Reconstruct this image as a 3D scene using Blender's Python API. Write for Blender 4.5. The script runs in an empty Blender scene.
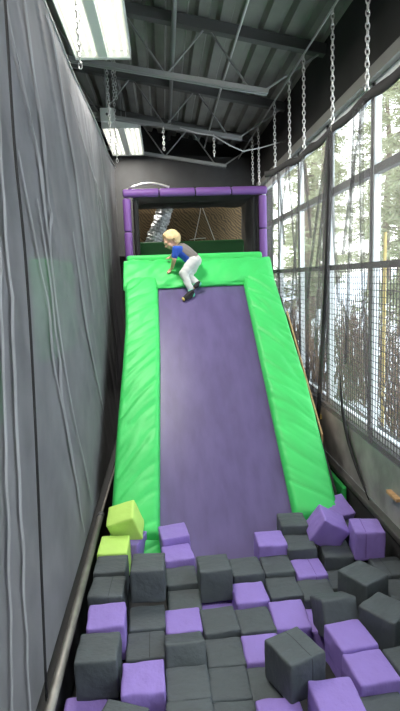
import bpy, bmesh, math, random
from math import sin, cos, pi, radians as R, sqrt, atan2
from mathutils import Vector as V, Matrix, noise, Euler
random.seed(7)
S = bpy.context.scene
COL = S.collection

# ------------------------------------------------------------------ materials
def mat(name, col=(.5,.5,.5), rough=.6, metal=0, bump=0, bscale=20, bdist=.01, stretch=(1,1,1),
        var=0, vscale=6, spec=.5, emit=None, estr=0, col2=None, detail=4, coat=0):
    m = bpy.data.materials.new(name); m.use_nodes = True
    nt = m.node_tree; b = nt.nodes['Principled BSDF']
    b.inputs['Base Color'].default_value = (*col,1)
    b.inputs['Roughness'].default_value = rough
    b.inputs['Metallic'].default_value = metal
    b.inputs['Specular IOR Level'].default_value = spec
    b.inputs['Coat Weight'].default_value = coat
    if emit:
        b.inputs['Emission Color'].default_value = (*emit,1); b.inputs['Emission Strength'].default_value = estr
    if bump or var or col2:
        tc = nt.nodes.new('ShaderNodeTexCoord'); mp = nt.nodes.new('ShaderNodeMapping')
        mp.inputs['Scale'].default_value = stretch
        nt.links.new(tc.outputs['Object'], mp.inputs['Vector'])
    if bump:
        n = nt.nodes.new('ShaderNodeTexNoise'); n.inputs['Scale'].default_value = bscale; n.inputs['Detail'].default_value = detail
        bp = nt.nodes.new('ShaderNodeBump'); bp.inputs['Strength'].default_value = bump; bp.inputs['Distance'].default_value = bdist
        nt.links.new(mp.outputs[0], n.inputs['Vector']); nt.links.new(n.outputs['Fac'], bp.inputs['Height'])
        nt.links.new(bp.outputs[0], b.inputs['Normal'])
    if var or col2:
        n2 = nt.nodes.new('ShaderNodeTexNoise'); n2.inputs['Scale'].default_value = vscale; n2.inputs['Detail'].default_value = 5
        nt.links.new(mp.outputs[0], n2.inputs['Vector'])
        cr = nt.nodes.new('ShaderNodeValToRGB')
        c2 = col2 or tuple(min(1,c*(1+var)) for c in col); c1 = col if col2 else tuple(c*(1-var) for c in col)
        cr.color_ramp.elements[0].position = .35; cr.color_ramp.elements[1].position = .65
        cr.color_ramp.elements[0].color = (*c1,1); cr.color_ramp.elements[1].color = (*c2,1)
        nt.links.new(n2.outputs['Fac'], cr.inputs[0]); nt.links.new(cr.outputs[0], b.inputs['Base Color'])
    return m

def net_mat(name, col, opac, weave=0, rough=.8, var=.15):
    """a fine woven mesh: threads and open holes averaged into a constant share of see-through"""
    m = mat(name, col, rough, var=var, vscale=2.5, spec=.2)
    nt = m.node_tree; b = nt.nodes['Principled BSDF']; out = nt.nodes['Material Output']
    tr = nt.nodes.new('ShaderNodeBsdfTransparent'); mx = nt.nodes.new('ShaderNodeMixShader')
    mx.inputs[0].default_value = opac
    nt.links.new(tr.outputs[0], mx.inputs[1]); nt.links.new(b.outputs[0], mx.inputs[2])
    nt.links.new(mx.outputs[0], out.inputs['Surface'])
    return m

M = {}
M['charcoal'] = mat('charcoal_cover', (.074,.088,.096), .62, bump=.55, bscale=14, bdist=.02, stretch=(1,1.6,1), var=.10, vscale=3, spec=.35)
M['purple_c'] = mat('purple_cover', (.275,.19,.545), .6, bump=.5, bscale=12, bdist=.02, stretch=(1.5,1,1), var=.06, vscale=3, spec=.35)
M['lime_c'] = mat('lime_cover', (.52,.80,.17), .6, bump=.3, bscale=12, bdist=.02, var=.05, vscale=3, spec=.35)
M['seam_d'] = mat('seam_dark', (.02,.022,.025), .8)
M['seam_p'] = mat('seam_purple', (.14,.07,.30), .8)
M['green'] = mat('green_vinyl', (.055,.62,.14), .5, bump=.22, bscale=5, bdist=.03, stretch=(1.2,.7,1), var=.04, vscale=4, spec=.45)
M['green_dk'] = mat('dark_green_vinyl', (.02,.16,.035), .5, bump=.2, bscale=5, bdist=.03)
M['sheet'] = mat('purple_slide_fabric', (.125,.098,.225), .33, bump=.08, bscale=30, bdist=.01, stretch=(2,.15,1), var=.10, vscale=5, spec=.5)
M['ply'] = mat('plywood', (.50,.31,.15), .7, bump=.1, bscale=20, var=.15, vscale=8, stretch=(1,8,1))
M['foam_tube'] = mat('purple_foam_sleeve', (.20,.085,.34), .5, bump=.15, bscale=25, bdist=.01)
M['black'] = mat('black_paint', (.012,.012,.013), .8)
M['black_fabric'] = mat('black_webbing', (.012,.012,.014), .75)
M['deck'] = mat('painted_steel_deck', (.27,.265,.24), .55, metal=0, var=.2, vscale=1.2, spec=.4)
M['joist'] = mat('painted_joist', (.10,.10,.097), .5, spec=.5)
M['joist_lt'] = mat('pale_joist', (.30,.30,.29), .45, spec=.5)  # paler grey for bottom chords, webs, pipe and left hem
M['wall_blk'] = mat('black_wall', (.022,.022,.021), .85, var=.2, vscale=2)
M['concrete'] = mat('dark_floor', (.05,.05,.05), .7, var=.2)
M['chain'] = mat('zinc_chain', (.72,.71,.69), .35, metal=.75)
M['steel'] = mat('steel_cable', (.45,.45,.45), .4, metal=.7)
M['pipe'] = mat('weathered_pipe', (.30,.285,.26), .42, metal=.55, var=.2, vscale=8)
M['white_metal'] = mat('white_enamel', (.78,.80,.76), .45)
M['frame_white'] = mat('white_window_frame', (.80,.83,.84), .45)
M['frame_grey'] = mat('grey_window_bar', (.10,.10,.105), .5)
M['tube'] = mat('fluorescent_tube', (1,1,1), .4, emit=(1,.97,.88), estr=.85)
M['netL'] = net_mat('left_net_mesh', (.19,.19,.205), .80)
M['pleat'] = net_mat('left_net_doubled_highlight', (.27,.27,.285), .80)  # doubled net, with crease highlights put into its paler colour
M['netR'] = net_mat('right_net_mesh', (.30,.29,.295), .47, var=.1)
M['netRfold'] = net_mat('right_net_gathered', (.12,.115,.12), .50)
M['netB'] = net_mat('tunnel_net_mesh', (.05,.05,.052), .90)
M['netC'] = net_mat('curtain_net_mesh', (.045,.045,.046), .92)
M['skirt'] = mat('net_skirt_vinyl', (.30,.295,.29), .42, bump=.25, bscale=9, bdist=.02, var=.25, vscale=4, spec=.4)
M['ledge'] = mat('ledge_rail', (.075,.075,.072), .5, var=.2)
M['pit'] = mat('pit_liner', (.03,.03,.033), .7)
M['foil'] = mat('crinkled_foil', (.62,.63,.65), .28, metal=.9, bump=.9, bscale=28, bdist=.05, detail=2)
M['rope'] = mat('white_rope', (.75,.74,.72), .8)
M['skin'] = mat('skin', (.72,.42,.31), .5, spec=.35)
M['hair'] = mat('blond_hair', (.74,.53,.28), .55, bump=.6, bscale=60, bdist=.01, stretch=(1,1,.3), var=.15, vscale=25)
M['shirt_g'] = mat('grey_tee', (.20,.18,.175), .85, bump=.2, bscale=18, bdist=.01)
M['shirt_b'] = mat('blue_tee', (.022,.09,.50), .8, bump=.2, bscale=18, bdist=.01)
M['pants'] = mat('pale_grey_joggers', (.58,.60,.60), .85, bump=.35, bscale=14, bdist=.015, var=.05)
M['sock'] = mat('black_sock', (.018,.018,.02), .85)
M['sock_t'] = mat('teal_knit', (.12,.55,.38), .85)
M['sock_y'] = mat('yellow_knit', (.80,.62,.20), .85)
M['eye'] = mat('eye_dark', (.03,.025,.02), .3)
M['lip'] = mat('lip', (.55,.22,.19), .5)
M['snow'] = mat('snow', (.82,.85,.90), .7, bump=.4, bscale=1.5, bdist=.2)
M['bark'] = mat('bark', (.12,.085,.06), .9, bump=.5, bscale=12, var=.3)
M['leaf'] = mat('pine_needles', (.20,.22,.10), .8, col2=(.42,.43,.28), vscale=3)
M['twig'] = mat('dry_twigs', (.16,.10,.06), .9)
M['stake'] = mat('yellow_wood', (.62,.45,.14), .7)

def wood_wall():
    m = mat('brown_wood_wall', (.16,.10,.05), .8); nt = m.node_tree; b = nt.nodes['Principled BSDF']
    tc = nt.nodes.new('ShaderNodeTexCoord'); w = nt.nodes.new('ShaderNodeTexWave'); w.inputs['Scale'].default_value = 12
    w.inputs['Distortion'].default_value = 9; w.inputs['Detail'].default_value = 2; w.inputs['Detail Scale'].default_value = .7
    w.bands_direction = 'DIAGONAL'
    cr = nt.nodes.new('ShaderNodeValToRGB'); cr.color_ramp.elements[0].color = (.04,.025,.010,1); cr.color_ramp.elements[1].color = (.18,.115,.05,1)
    nt.links.new(tc.outputs['Object'], w.inputs['Vector']); nt.links.new(w.outputs['Fac'], cr.inputs[0]); nt.links.new(cr.outputs[0], b.inputs['Base Color'])
    return m
M['wood_wall'] = wood_wall()

def glass_mat():
    m = bpy.data.materials.new('window_glass'); m.use_nodes = True; nt = m.node_tree; nt.nodes.clear()
    o = nt.nodes.new('ShaderNodeOutputMaterial'); t = nt.nodes.new('ShaderNodeBsdfTransparent'); g = nt.nodes.new('ShaderNodeBsdfGlossy')
    g.inputs['Roughness'].default_value = .03; t.inputs[0].default_value = (.93,.96,.95,1)
    mx = nt.nodes.new('ShaderNodeMixShader'); mx.inputs[0].default_value = .05
    nt.links.new(t.outputs[0], mx.inputs[1]); nt.links.new(g.outputs[0], mx.inputs[2]); nt.links.new(mx.outputs[0], o.inputs[0])
    return m
M['glass'] = glass_mat()
M['header'] = mat('grey_header', (.22,.22,.20), .6)

# ------------------------------------------------------------------ mesh helpers
class MB:
    def __init__(s): s.bm = bmesh.new()
    def box(s, x0,x1,y0,y1,z0,z1):
        r = bmesh.ops.create_cube(s.bm, size=1)
        for v in r['verts']:
            v.co = V(((x0+x1)/2+v.co.x*(x1-x0), (y0+y1)/2+v.co.y*(y1-y0), (z0+z1)/2+v.co.z*(z1-z0)))
        return s
    def tube(s, pts, rad, n=8, cap=True, closed=False):
        pts = [V(p) for p in pts]; N = len(pts)
        rr = rad if isinstance(rad,(list,tuple)) else [rad]*N
        rings = []; up = None
        for i,p in enumerate(pts):
            if closed: d = pts[(i+1)%N]-pts[i-1]
            else: d = pts[min(i+1,N-1)]-pts[max(i-1,0)]
            d.normalize()
            if up is None: up = V((0,0,1)) if abs(d.z) < .9 else V((1,0,0))
            a = d.cross(up)
            if a.length < 1e-5: a = d.cross(V((0,1,0)))
            a.normalize(); b = a.cross(d); up = b
            rings.append([s.bm.verts.new(p+(a*cos(2*pi*k/n)+b*sin(2*pi*k/n))*rr[i]) for k in range(n)])
        for i in range(N if closed else N-1):
            A,B = rings[i], rings[(i+1)%N]
            for k in range(n): s.bm.faces.new((A[k],A[(k+1)%n],B[(k+1)%n],B[k]))
        if cap and not closed:
            s.bm.faces.new(rings[0][::-1]); s.bm.faces.new(rings[-1])
        return s
    def bar(s, a, b, w, h):
        """square bar from a to b, w across, h up"""
        a=V(a); b=V(b); d=(b-a).normalized(); side=d.cross(V((0,0,1)))
        if side.length<1e-4: side=V((1,0,0))
        side.normalize(); up=side.cross(d)
        A=[s.bm.verts.new(a+side*i*w/2+up*j*h/2) for i,j in((-1,-1),(1,-1),(1,1),(-1,1))]
        B=[s.bm.verts.new(b+side*i*w/2+up*j*h/2) for i,j in((-1,-1),(1,-1),(1,1),(-1,1))]
        for k in range(4): s.bm.faces.new((A[k],A[(k+1)%4],B[(k+1)%4],B[k]))
        s.bm.faces.new(A[::-1]); s.bm.faces.new(B); return s
    def grid(s, nu, nv, f):
        g=[[s.bm.verts.new(f(i/nu,j/nv)) for j in range(nv+1)] for i in range(nu+1)]
        for i in range(nu):
            for j in range(nv): s.bm.faces.new((g[i][j],g[i+1][j],g[i+1][j+1],g[i][j+1]))
        return s
    def ball(s, c, r, sc=(1,1,1), rot=None, seg=16):
        q = bmesh.ops.create_uvsphere(s.bm, u_segments=seg, v_segments=seg//2+2, radius=r)
        for v in q['verts']:
            p = V((v.co.x*sc[0],v.co.y*sc[1],v.co.z*sc[2]))
            if rot: p = rot @ p
            v.co = p+V(c)
        return s
    def capsule(s, a, b, ra, rb, seg=14):
        a=V(a); b=V(b); s.ball(a,ra,seg=seg); s.ball(b,rb,seg=seg)
        return s.tube([a,b],[ra,rb],seg)
    def prism(s, prof, x0, x1):
        """closed (y,z) profile extruded along x"""
        A=[s.bm.verts.new((x0,y,z)) for y,z in prof]; B=[s.bm.verts.new((x1,y,z)) for y,z in prof]; n=len(prof)
        for k in range(n): s.bm.faces.new((A[k],A[(k+1)%n],B[(k+1)%n],B[k]))
        s.bm.faces.new(A[::-1]); s.bm.faces.new(B); return s
    def build(s, name, m, parent=None, smooth=False, loc=None):
        bmesh.ops.recalc_face_normals(s.bm, faces=s.bm.faces)
        me = bpy.data.meshes.new(name); s.bm.to_mesh(me); s.bm.free()
        if m: me.materials.append(m)
        if smooth:
            for p in me.polygons: p.use_smooth = True
        o = bpy.data.objects.new(name, me); COL.objects.link(o)
        if parent:
            o.parent = parent
            o.matrix_parent_inverse = Matrix.Translation(parent.location).inverted() if parent.type=='EMPTY' else Matrix.Identity(4)
        if loc: o.location = loc
        return o

def tag(o, label=None, cat=None, group=None, kind=None):
    if label: o['label'] = label
    if cat: o['category'] = cat
    if group: o['group'] = group
    if kind: o['kind'] = kind
    return o
def thing(name, label, cat, loc=(0,0,0), group=None):
    o = bpy.data.objects.new(name, None); COL.objects.link(o); o.location = loc; o.empty_display_size = .1
    return tag(o, label, cat, group)
def bevel(o, w, seg=2):
    md = o.modifiers.new('bevel','BEVEL'); md.width = w; md.segments = seg; md.limit_method = 'ANGLE'; md.angle_limit = R(40); return o
def centre_origin(o):
    """move a lone mesh's origin to the middle of its base"""
    vs = [v.co for v in o.data.vertices]
    c = V(((min(v.x for v in vs)+max(v.x for v in vs))/2,(min(v.y for v in vs)+max(v.y for v in vs))/2,min(v.z for v in vs)))
    o.data.transform(Matrix.Translation(-c)); o.location = c; return o
def fbm(p): return noise.fractal(p, .9, 2.1, 4)

SKY, EXPO, LAMP = 3.2, 1.28, 30
CUBES = [
 ('l', -0.348, 3.687, 0.111, 89.3, -107.6, -17.3, 0, "lime green foam cube tipped forward on the purple cube at the green left pad's foot"),
 ('p', -0.325, 3.665, -0.085, -16, 0, 0, 0, 'purple foam cube wedged under the tipped lime cube beside the left pipe'),
 ('l', -0.414, 3.47, -0.03, -3, 6, 0, 0, 'lime green foam cube lying flat beside the left pipe, nearer than the tipped one'),
 ('c', -0.411, 3.221, -0.037, -2, 0, 0, 0, 'charcoal foam cube beside the left pipe, directly in front of the flat lime cube'),
 ('c', -0.406, 2.951, -0.027, -3, 0, 0, 1, 'charcoal foam cube with a cover seam beside the left pipe, behind a purple cube'),
 ('c', -0.165, 3.017, 0.072, -2, 0, 0, 0, 'tall-standing charcoal foam cube with dark front face, just right of the flat lime cube'),
 ('p', 0.0, 3.641, -0.047, 8, 0, -3, 0, 'purple foam cube against the foot of the slide, the farther of two in line'),
 ('p', 0.018, 3.425, -0.098, 9, 0, 0, 0, "purple foam cube near the slide's left foot, the nearer of two in line"),
 ('c', 0.033, 3.202, -0.138, 4, 0, 0, 0, "charcoal foam cube directly in front of the two purple cubes at the slide's left foot"),
 ('c', 0.237, 3.092, -0.007, 3, -3, 0, 0, 'charcoal foam cube standing proud with wide dark front, at the bottom middle of the slide'),
 ('c', 0.043, 2.982, -0.168, 1, 0, 0, 0, 'charcoal foam cube directly behind the purple cube that stands behind the pale-topped tipped charcoal cube'),
 ('p', 0.03, 2.761, -0.148, 2, 0, 0, 0, 'purple foam cube directly behind the tipped charcoal cube with the pale top strip'),
 ('c', -0.172, 2.797, -0.138, 2, 0, 0, 0, 'charcoal foam cube right of the purple cube that sits beside the left pipe'),
 ('p', 0.24, 3.018, -0.227, 1, 0, 0, 0, 'purple foam cube sunk low in the dark gap below the proud charcoal cube'),
 ('c', 0.232, 2.743, -0.147, 5, 2, 0, 0, 'wrinkled charcoal foam cube in front of the gap with the sunken purple cube'),
 ('c', 0.028, 2.473, -0.069, 2, -24, 0, 0, 'charcoal foam cube tipped back showing a pale top strip, left of centre'),
 ('c', -0.174, 2.577, -0.148, 1, 0, 0, 1, 'charcoal foam cube with a seam, behind the large front-left purple cube'),
 ('p', -0.381, 2.663, -0.018, 3, 0, 0, 0, 'purple foam cube beside the left pipe, behind the largest charcoal cube there'),
 ('c', -0.392, 2.386, 0.003, -1, 0, 0, 0, 'large raised charcoal foam cube at front left beside the pipe'),
 ('p', -0.173, 2.25, -0.067, 2, 0, 0, 0, 'large light purple foam cube at front left, right of the big raised charcoal cube'),
 ('c', 0.033, 2.243, -0.108, 3, 0, 0, 0, 'charcoal foam cube fully in view, right of the large front-left purple cube'),
 ('c', 0.035, 1.985, -0.067, 2, 0, 0, 0, 'charcoal foam cube cut by the bottom edge, right of the large front-left purple cube'),
 ('c', 0.237, 2.52, -0.178, 1, 0, 0, 0, 'charcoal foam cube left of the purple cube in the middle of the pit front'),
 ('c', 0.229, 2.303, -0.178, 1, 0, 0, 0, 'charcoal foam cube in front of another charcoal cube, left of centre near the bottom edge'),
 ('c', 0.234, 2.083, -0.177, -2, 0, 0, 0, 'charcoal foam cube at the bottom edge, left of a purple cube cut off by it'),
 ('c', 0.457, 3.225, -0.118, 3, 0, 0, 0, "charcoal foam cube at the slide's foot, right of the proud dark-fronted cube"),
 ('c', 0.668, 3.259, -0.138, 1, 0, 0, 0, "charcoal foam cube at the slide's foot, in front of the purple cube at its right"),
 ('p', 0.668, 3.475, -0.067, 0, 0, 0, 0, "purple foam cube against the slide's foot right of the middle"),
 ('c', 0.869, 3.659, -0.027, -3, 0, 0, 0, "charcoal foam cube touching the right green pad's foot, the farthest charcoal one there"),
 ('c', 0.868, 3.444, -0.091, -3, 0, 0, 0, 'charcoal foam cube right of the slide-foot purple cube, below the tipped purple cube'),
 ('p', 0.44, 2.966, -0.138, 3, 0, 0, 0, 'purple foam cube in front of the first charcoal cube right of the proud one'),
 ('c', 0.662, 3.043, -0.168, 1, 0, 0, 0, "wrinkled charcoal foam cube right of a purple cube, two rows from the slide's foot"),
 ('p', 0.873, 3.225, -0.158, 1, 0, 0, 1, 'purple foam cube with a seam, right of centre among charcoal cubes'),
 ('c', 0.863, 3.01, -0.178, 0, 0, 0, 0, 'charcoal foam cube directly in front of the seamed purple cube'),
 ('c', 0.431, 2.735, -0.158, 4, 0, 0, 0, 'charcoal foam cube with a purple cube behind and another in front, mid pit'),
 ('p', 0.629, 2.758, -0.146, 2, 9, 0, 0, 'purple foam cube tilted towards the viewer, behind the big turned charcoal cube'),
 ('p', 0.827, 2.797, -0.234, 0, 0, 0, 0, 'purple foam cube mostly hidden, a sliver between the tilted purple and tipped-back charcoal cubes'),
 ('p', 0.433, 2.513, -0.167, 1, 0, 0, 0, 'purple foam cube left of the big turned charcoal cube with a seam'),
 ('c', 0.538, 2.249, 0.033, 24, 0, 0, 1, 'big raised charcoal foam cube turned askew with a seam across its top, front centre right'),
 ('c', 0.426, 2.295, -0.188, 0, 0, 0, 0, 'charcoal foam cube low beside the dark face of the big turned seamed cube'),
 ('p', 0.435, 2.058, -0.158, 2, 0, 0, 0, 'purple foam cube cut by the bottom edge, left of the front right-hand purple cube'),
 ('p', 0.672, 2.042, -0.068, 1, 0, 0, 0, 'raised purple foam cube at the bottom edge, in front of the big turned charcoal cube'),
 ('p', 0.901, 2.236, -0.098, 5, 0, 0, 0, 'purple foam cube at front right, the nearer of two lined up purple cubes'),
 ('p', 0.881, 2.455, -0.087, 8, 0, 0, 0, 'purple foam cube at front right, the farther of two lined up purple cubes'),
 ('c', 0.877, 2.696, -0.043, 5, -24, 0, 0, 'charcoal foam cube tipped back behind the two lined up purple cubes'),
 ('c', 1.092, 2.843, 0.013, 30, 0, 0, 0, 'raised charcoal foam cube turned corner-on, in front of the upright seamed purple cube'),
 ('c', 1.108, 2.553, -0.017, 36, 0, 0, 0, 'raised charcoal foam cube turned corner-on at the right edge, nearest of two such'),
 ('c', 1.113, 3.407, -0.137, -4, 3, 0, 0, 'charcoal foam cube below the tipped purple cube, left of the seamed purple one'),
 ('c', 1.072, 3.185, -0.227, 2, 0, 0, 0, 'charcoal foam cube sunk in a dark gap left of the corner-on charcoal cube'),
 ('p', 1.31, 3.353, 0.043, -8, 0, 0, 1, 'upright purple foam cube with a seam, beside the right ledge'),
 ('p', 1.083, 3.52, 0.054, 85.9, -148.1, -11.2, 0, 'purple foam cube tipped on its edge near the right green pad'),
 ('p', 1.262, 3.885, -0.02, 16, 24, 0, 0, 'purple foam cube at the very foot of the right green pad, farthest back'),
 ('c', 1.33, 3.7, -0.12, -8, 0, 0, 0, 'charcoal foam cube in shade beside the right ledge, behind the upright purple cube'),
 ('c', 1.373, 3.125, -0.128, 0, 0, 0, 1, 'charcoal foam cube with seam at right edge, in front of the upright purple cube'),
 ('c', 1.363, 2.9, -0.148, -6, 0, 0, 0, 'charcoal foam cube at the right edge, nearer than the seamed one by the ledge'),
 ('c', 0.899, 2.019, -0.148, 4, 0, 0, 0, 'charcoal foam cube in the bottom right corner, before the lined up purple cubes'),
 ('c', 1.123, 2.279, -0.118, 8, 0, 0, 0, 'charcoal foam cube cut by the right edge, beside the lined up purple cubes'),
 ('p', -0.444, 2.211, -0.198, 2, 0, 0, 0, 'purple foam cube sunk in the bottom left corner below the large raised charcoal one'),
 ('c', -0.27, 2.017, -0.077, -22, 0, 0, 0, 'charcoal foam cube tipped at the bottom edge, in front of the large front-left purple cube'),
]
# ================================================================== CAMERA
cam = bpy.data.objects.new('camera', bpy.data.cameras.new('camera')); COL.objects.link(cam)
F_PX, CXY, HC = 534.0, (200.0, 355.5), 1.85
def camera():
    r = R(2.0); dx = (163-CXY[0])/F_PX; dy = -(279-CXY[1])/F_PX      # vanishing point of the lane
    ux = dx*cos(r)+dy*sin(r); uy = -dx*sin(r)+dy*cos(r)
    p = math.atan(uy); a = math.atan(-ux*cos(p))
    R0 = V((cos(a),-sin(a),0)); U0 = V((sin(a)*sin(p),cos(a)*sin(p),cos(p))); Fw = V((sin(a)*cos(p),cos(a)*cos(p),-sin(p)))
    X = R0*cos(r)-U0*sin(r); Y = R0*sin(r)+U0*cos(r)
    cam.matrix_world = Matrix(((X.x,Y.x,-Fw.x,0),(X.y,Y.y,-Fw.y,0),(X.z,Y.z,-Fw.z,HC),(0,0,0,1)))
camera()
cam.data.sensor_fit = 'VERTICAL'; cam.data.sensor_height = 36; cam.data.lens = 36*F_PX/711
cam.data.clip_end = 200; cam.data.clip_start = .05
S.camera = cam

# ================================================================== SETTING
XW = 1.9                      # window wall
def roof(x): return 4.36+(XW-x)*.2
FLOOR = -.45
def struct(o): o['kind'] = 'structure'; return o
struct(MB().box(-4.2,XW+.1,-3,11.2,FLOOR-.1,FLOOR).build('floor', M['concrete']))
# ribbed steel deck: one folded sheet
mb = MB(); pr = []
x = -4.2; pitch = .235
while x < XW+.1:
    for dx,dz in ((0,0),(.115,0),(.140,.075),(.205,.075)): pr.append((x+dx, roof(x+dx)+dz))
    x += pitch
pts = [(px,pz) for px,pz in pr]
pr2 = pts + [(px,pz+.03) for px,pz in reversed(pts)]
A=[mb.bm.verts.new((px,-3,pz)) for px,pz in pr2]; B=[mb.bm.verts.new((px,11.2,pz)) for px,pz in pr2]; n=len(pr2)
for k in range(n): mb.bm.faces.new((A[k],A[(k+1)%n],B[(k+1)%n],B[k]))
struct(mb.build('ceiling', M['deck']))
struct(MB().box(-4.3,-4.2,-3,11.2,FLOOR,6).build('wall_left', M['wall_blk']))
struct(MB().box(-4.3,XW+.2,11.2,11.3,FLOOR,6).build('wall_far', M['wall_blk']))
struct(MB().box(-4.3,XW+.2,-3.1,-3,FLOOR,6).build('wall_near', M['wall_blk']))
mb = MB()
mb.box(XW,XW+.2,-3,11.2,3.56,4.62); mb.box(XW,XW+.2,-3,11.2,FLOOR,.33)
mb.box(XW,XW+.2,-3,-1.7,.33,3.56); mb.box(XW,XW+.2,10.13,11.2,.33,3.56)
struct(mb.build('wall_right', M['wall_blk']))
struct(MB().box(XW-.07,XW,-3,11.2,3.47,3.57).build('trim_1', M['header']))   # header over the glass
# windows: seven tall bays in the window wall
MY = [-1.7+1.28*0 , -.3, .98, 2.26, 3.54, 4.82, 6.12, 7.42, 8.72, 10.13]
for k in range(len(MY)-1):
    y0,y1 = MY[k],MY[k+1]
    w = struct(MB().box(XW,XW+.06,y0,y0+.05,.33,3.56).box(XW,XW+.06,y1-.05,y1,.33,3.56).box(XW,XW+.06,y0,y1,.33,.40).box(XW,XW+.06,y0,y1,3.37,3.47)
        .build('window_%d'%(k+1), M['frame_white']))
    g = MB().box(XW+.03,XW+.037,y0+.045,y1-.045,.38,3.40).build('pane', M['glass'], w)
    MB().box(XW-.005,XW+.06,y0+.05,y1-.05,2.70,2.775).build('transom', M['frame_grey'], w)
    MB().box(XW-.012,XW,y1-.016,y1+.016,.33,3.47).build('cover_strip', M['frame_grey'], w)

# ------------------------------------------------------------------ joists
def joist(y, label, x_left=-4.2):
    t = thing('steel_roof_joist', label, 'roof joist', (0,y,roof(0)), 'steel roof joists')
    top = lambda x: roof(x)-.075
    bot = lambda x: 3.86+(1.25-x)*.17
    MB().bar((x_left,y,top(x_left)),(XW,y,top(XW)),.11,.11).build('top_chord', M['joist'], t)
    mb = MB(); mb.bar((x_left,y-.03,bot(x_left)),(1.25,y-.03,bot(1.25)),.035,.05); mb.bar((x_left,y+.03,bot(x_left)),(1.25,y+.03,bot(1.25)),.035,.05)
    mb.build('bottom_chord', M['joist_lt'], t)
    x = 1.05; k = 0; s = .46
    MB().tube([(1.2,y,bot(1.2)),(XW-.05,y,top(XW)-.02)],.012,6).build('end_web', M['joist_lt'], t)
    while x > x_left+.5:
        MB().tube([(x,y,bot(x)),(x-s,y,top(x-s))],.012,6).build('web_bar', M['joist_lt'], t)
        MB().tube([(x-s,y,top(x-s)),(x-2*s,y,bot(x-2*s))],.012,6).build('web_bar', M['joist_lt'], t)
        x -= 2*s
    return t
joist(6.22,'black open-web steel roof joist crossing above the slide, nearest the viewer in view')
joist(8.19,'black open-web steel roof joist crossing behind the nearer ceiling light, second in view')
joist(10.16,'black open-web steel roof joist above the far net curtain, farthest back', -2.6)

# ------------------------------------------------------------------ conduits, pipes, wires
tag(MB().tube([(.235,-2.5,4.56),(.235,11,4.56)],.028,10).build('ceiling_pipe', M['joist_lt'], smooth=True),'grey pipe running lengthwise under the roof deck, left of the bright thin conduit','pipe')
tag(MB().tube([(.86,-2.5,4.24),(.84,7.2,4.22),(.86,10.2,4.20)],.014,8).build('electrical_conduit', M['chain'], smooth=True),'thin bright metal conduit running lengthwise under the roof joists','conduit')
tag(MB().tube([(1.5,-2.5,4.02),(1.5,10.9,4.02)],.010,8).build('suspension_cable', M['steel'], smooth=True),'taut steel cable near the window wall that the right net chains hang from','cable')
tag(MB().tube([(.34,8.145,4.01),(.6,8.14,3.93),(.82,8.12,3.89),(1.05,8.1,3.75),(1.25,8.1,3.66),(1.5,8.1,3.70),(1.90,8.1,3.80)],.009,6).build('electrical_wire', M['rope'], smooth=True),'thin pale wire drooping beneath the second roof joist','wire')
bevel(tag(MB().box(-.79,-.59,8.06,8.150,4.10,4.28).build('junction_box', M['white_metal']),'small white junction box above the farther ceiling light','junction box'),.01)
MB().tube([(-.69,8.059,4.19),(-.69,8.045,4.19)],.018,10).build('knockout_plug', M['frame_grey'], bpy.data.objects['junction_box'])
MB().tube([(-.69,8.08,4.27),(-.69,8.08,roof(-.69)+.02)],.012,8).build('conduit_stub', M['joist_lt'], bpy.data.objects['junction_box'])

# ------------------------------------------------------------------ chains
def chain_mesh(length, name='chain', pitch=.040, r=.0048):
    mb = MB(); n = max(2,int(length/pitch))
    pl = length/n
    for i in range(n):
        z = -pl*(i+.5); h = pl/2+r*1.6-.001; w = pl*.34; pts=[]
        for k in range(10):
            a = 2*pi*k/10; pts.append((w*cos(a), 0, z+h*sin(a)) if i%2 else (0, w*cos(a), z+h*sin(a)))
        mb.tube(pts, r, 5, closed=True)
    return mb
def chain(p, length, label, group, **k):
    o = chain_mesh(length, **k).build('hanging_chain', M['chain'], smooth=True, loc=p); tag(o,label,'chain',group); return o
RC = [(3.92,3.11,'nearest and longest looking, at the top right'),(4.70,3.05,'second from the viewer'),(5.63,3.08,'third from the viewer'),
      (6.25,3.09,'fourth from the viewer'),(7.05,3.11,'fifth from the viewer'),(8.2,3.2,'sixth, seen just above the purple frame corner'),(8.75,3.3,'farthest back, above the purple bar')]
for y,z,w in RC: chain((1.5,y,4.02), 4.02-z, 'zinc chain holding the right net up, '+w, 'chains along the right net')
LC = [(4.42,3.47,4.86,'nearest, hanging past the nearer ceiling light'),(6.85,3.47,4.86,'middle one, left of the junction box pair'),(7.75,3.47,4.86,'farther, in front of the far ceiling light')]
for y,z,zt,w in LC: chain((-.56,y,zt), zt-z, 'zinc chain holding the left net up, '+w, 'chains along the left net')
chain((-.49,7.2,4.84), .72, 'doubled slack zinc chain beside the left net chains, above the far light', 'chains along the left net')
chain((.10,8.13,4.02), .32, 'short loose chain hanging from the second roof joist, left one', 'short chains on the joist')
chain((.83,8.13,3.90), .30, 'short loose chain hanging from the second roof joist, right one', 'short chains on the joist')

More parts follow.
